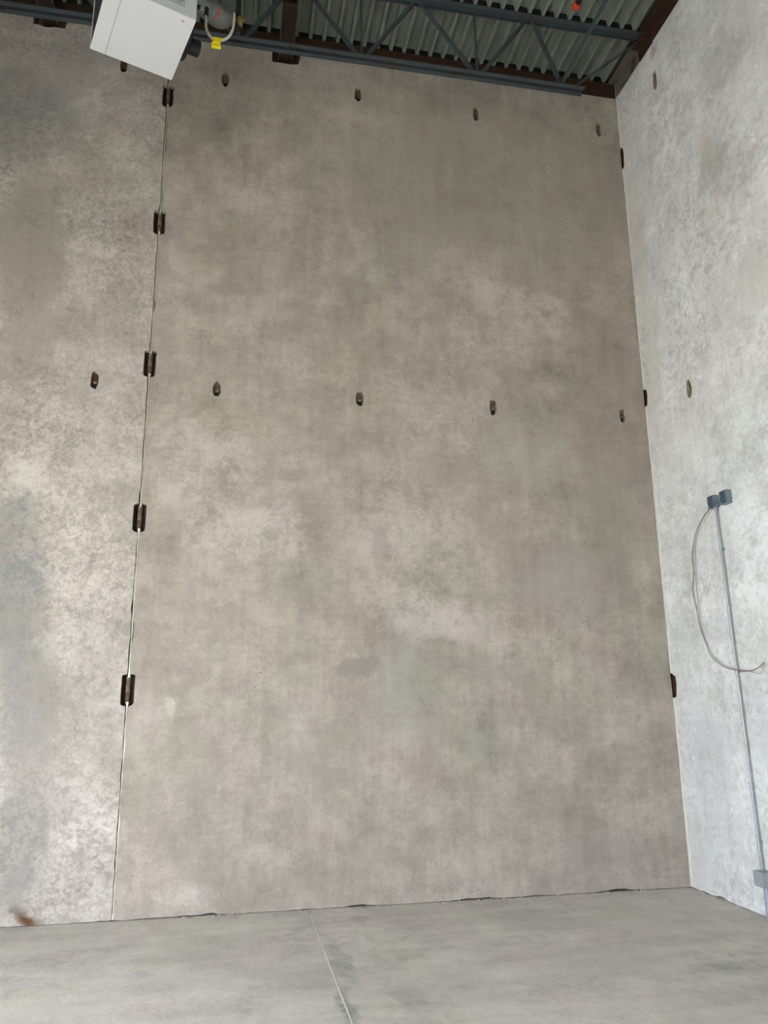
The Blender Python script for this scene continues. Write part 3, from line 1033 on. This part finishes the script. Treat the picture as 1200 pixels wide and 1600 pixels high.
# ---------------------------------------------------------------- electrical: boxes, conduit, loose wires on the right wall
def open_box(name, y0, y1, z0, z1, dep, label):
    o = tag(empty(name, (XC, (y0 + y1) / 2, z0)), label, 'electrical box', 'steel boxes on the right wall')
    w, h, t = (y1 - y0) / 2, z1 - z0, .003
    bm = bmesh.new()
    box(bm, -t, -.001, -w, w, 0, h)
    for q in ((-dep, -t, -w, -w + t, 0, h), (-dep, -t, w - t, w, 0, h), (-dep, -t, -w + t, w - t, 0, t), (-dep, -t, -w + t, w - t, h - t, h)):
        box(bm, *q)
    obj('shell', bm, M['boxsteel'], o)
    for (yy, zz) in ((-w + .016, h - .016), (w - .016, .016)):
        bm = bmesh.new()
        box(bm, -dep, -dep + .004, yy - .010, yy + .010, zz - .010, zz + .010)
        obj('screw_ear', bm, M['boxsteel'], o)
    for (yy, zz) in ((0, h * .3), (w * .4, h * .65)):
        bm = bmesh.new()
        tube(bm, [(-t, yy, zz), (-t - .0025, yy, zz)], .011, 14)
        obj('knockout', bm, M['black'] if yy == 0 else M['boxsteel'], o)
    return o


open_box('junction_box', 6.102, 6.200, 3.385, 3.497, .055, 'open square steel box on top of the conduit, left of the pair')
open_box('junction_box', 5.918, 6.016, 3.378, 3.496, .058, 'open square steel box beside the conduit top, right of the pair')
bm = bmesh.new()
tube(bm, [(XC - .03, 6.014, 3.402), (XC - .03, 6.104, 3.402)], .012, 12)
tube(bm, [(XC - .03, 6.03, 3.402), (XC - .03, 6.045, 3.402)], .018, 6)
tube(bm, [(XC - .03, 6.075, 3.402), (XC - .03, 6.09, 3.402)], .018, 6)
tag(obj('conduit_nipple', bm, M['boxsteel'], None, 40), 'short steel nipple joining the two open boxes', 'pipe fitting')

cn = tag(empty('conduit', (XC, 6.075, .36)), 'long thin vertical metal conduit fixed to the pale right wall', 'conduit')
cyt, cyb = 6.125, 6.060


def cpos(z):
    t = (z - .36) / (3.385 - .36)
    return Vector((XC - .030, cyb + (cyt - cyb) * t, z))


bm = bmesh.new()
tube(bm, local(cn, [cpos(.355), cpos(1.5), cpos(2.6), cpos(3.39)]), .0098, 14)
obj('pipe', bm, M['emt'], cn, 40)
bm = bmesh.new()
tube(bm, local(cn, [cpos(3.385), cpos(3.372), cpos(3.37), cpos(3.35)]), [.02, .02, .015, .015], 12)
obj('connector', bm, M['emt'], cn, 40)
for z in (3.0, 1.93, .57):
    p = cpos(z)
    bm = bmesh.new()
    ring = []
    for k in range(7):
        t = math.pi * k / 6
        ring.append((p.x - .0135 * math.sin(t) if 0 < k < 6 else XC - .001, p.y + .0145 * math.cos(t)))
    ring = [(XC - .001, p.y + .045), (XC - .003, p.y + .045), (XC - .003, p.y + .0145)] + ring[1:6] + [(XC - .003, p.y - .0145), (XC - .001, p.y - .016)]
    a = [bm.verts.new((x, y, z - .010)) for x, y in ring]
    b = [bm.verts.new((x, y, z + .010)) for x, y in ring]
    for i in range(len(ring)):
        bm.faces.new((a[i], a[(i + 1) % len(ring)], b[(i + 1) % len(ring)], b[i]))
    for v in bm.verts:
        v.co -= cn.location
    obj('strap', bm, M['emt'], cn)

lb = tag(empty('pull_box', (XC, 6.02, .25)), 'closed grey box at the foot of the conduit near the floor', 'electrical box', 'steel boxes on the right wall')
bm = bmesh.new()
box(bm, -.095, -.001, -.058, .058, 0, .112, 0, .003)
obj('body', bm, M['boxpaint'], lb)
bm = bmesh.new()
box(bm, -.101, -.094, -.062, .062, -.003, .115, 0, .002)
obj('cover', bm, M['boxpaint'], lb)
for (a, b) in ((-.045, .012), (.045, .10)):
    bm = bmesh.new()
    tube(bm, [(-.101, a, b), (-.104, a, b)], .005, 8)
    obj('cover_screw', bm, M['bolt'], lb)
for i, (yy, xx, lab_) in enumerate(((6.052, XC - .028, 'grey plastic conduit stub under the pull box, nearer the back wall'),
                                    (6.000, XC - .055, 'grey plastic conduit stub with a collar under the pull box, nearer the viewer'))):
    o = tag(empty('conduit_stub', (xx, yy, 0)), lab_, 'conduit', 'conduit stubs rising from the floor')
    bm = bmesh.new()
    tube(bm, [(0, 0, -.05), (0, 0, .252)], .0165, 14)
    obj('pipe', bm, M['pvc'], o, 40)
    bm = bmesh.new()
    tube(bm, [(0, 0, .07), (0, 0, .13)] if i else [(0, 0, .225), (0, 0, .25)], .021, 14)
    obj('collar', bm, M['pvc'], o, 40)

W1 = [(XC - .045, 6.19, 3.392), (XC - .05, 6.30, 3.33), (XC - .04, 6.42, 3.25), (XC - .02, 6.52, 3.17), (XC - .012, 6.60, 2.99), (XC - .02, 6.585, 2.86), (XC - .012, 6.645, 2.70), (XC - .02, 6.60, 2.52),
      (XC - .015, 6.585, 2.36), (XC - .012, 6.525, 2.20), (XC - .03, 6.44, 2.08), (XC - .04, 6.30, 1.995), (XC - .045, 6.12, 1.945), (XC - .05, 5.92, 1.925), (XC - .035, 5.82, 1.94), (XC - .02, 5.735, 1.985)]
W2 = [(XC - .04, 6.18, 3.392), (XC - .045, 6.29, 3.335), (XC - .035, 6.41, 3.255), (XC - .015, 6.50, 3.17), (XC - .010, 6.565, 2.99), (XC - .012, 6.57, 2.86), (XC - .010, 6.585, 2.70), (XC - .016, 6.565, 2.52),
      (XC - .012, 6.575, 2.36), (XC - .012, 6.520, 2.205), (XC - .034, 6.435, 2.085), (XC - .044, 6.295, 1.999), (XC - .049, 6.115, 1.950), (XC - .05, 5.93, 1.930), (XC - .03, 5.80, 1.90), (XC - .02, 5.735, 1.972)]
for nm, pts, mt, rr, lab_ in (('brown', W1, 'wire_brown', .0032, 'thin brown wire looping down from the open steel box'),
                              ('grey', W2, 'wire_grey', .0028, 'thin pale grey wire twisted beside the brown one')):
    bm = bmesh.new()
    tube(bm, spline(pts, 6), rr, 8)
    tag(obj('electrical_wire', bm, M[mt], None, 60), lab_, 'wire', 'loose wires on the right wall')

# ---------------------------------------------------------------- crumbs of concrete and dust along the wall foot
bm = bmesh.new()
r = random.Random(77)


def crumb(x, y, s):
    res = bmesh.ops.create_icosphere(bm, subdivisions=1, radius=s)
    k = Vector((r.uniform(.8, 1.8), r.uniform(.6, 1.2), r.uniform(.4, .7)))
    rz = r.uniform(0, 3.1)
    for v in res['verts']:
        c = Vector((v.co.x * k.x, v.co.y * k.y, v.co.z * k.z)) * r.uniform(.75, 1.2)
        v.co = Vector((x + c.x * math.cos(rz) - c.y * math.sin(rz), y + c.x * math.sin(rz) + c.y * math.cos(rz), max(0.0003, s * k.z * .8 + c.z)))


hot = [(-.3, .35), (-.05, .12), (1.15, .2), (.75, .15), (2.2, .25), (2.8, .2), (3.55, .2), (3.9, .2)]
for k in range(300):
    c, w = r.choice(hot)
    x = r.gauss(c, w)
    if x < XC - .03:
        crumb(x, D - .004 - abs(r.gauss(0, .022)), r.choice((.0025, .003, .004, .006, .009)))
for k in range(130):
    crumb(r.uniform(-2.2, 4.1), D - .01 - abs(r.gauss(0, .03)), r.choice((.002, .003, .004)))
for k in range(110):
    y = D - abs(r.gauss(0, .5)) if k % 2 else r.gauss(6.72, .12)
    if y < D:
        crumb(XC - .006 - abs(r.gauss(0, .025)), y, r.choice((.003, .004, .006, .009)))
for k in range(40):
    crumb(r.uniform(-1.5, 4), r.uniform(4.5, 7.0), r.choice((.002, .003, .004)))
tag(obj('concrete_crumbs', bm, M['crumb']), 'small concrete crumbs scattered along the foot of the walls', 'rubble', kind='stuff')
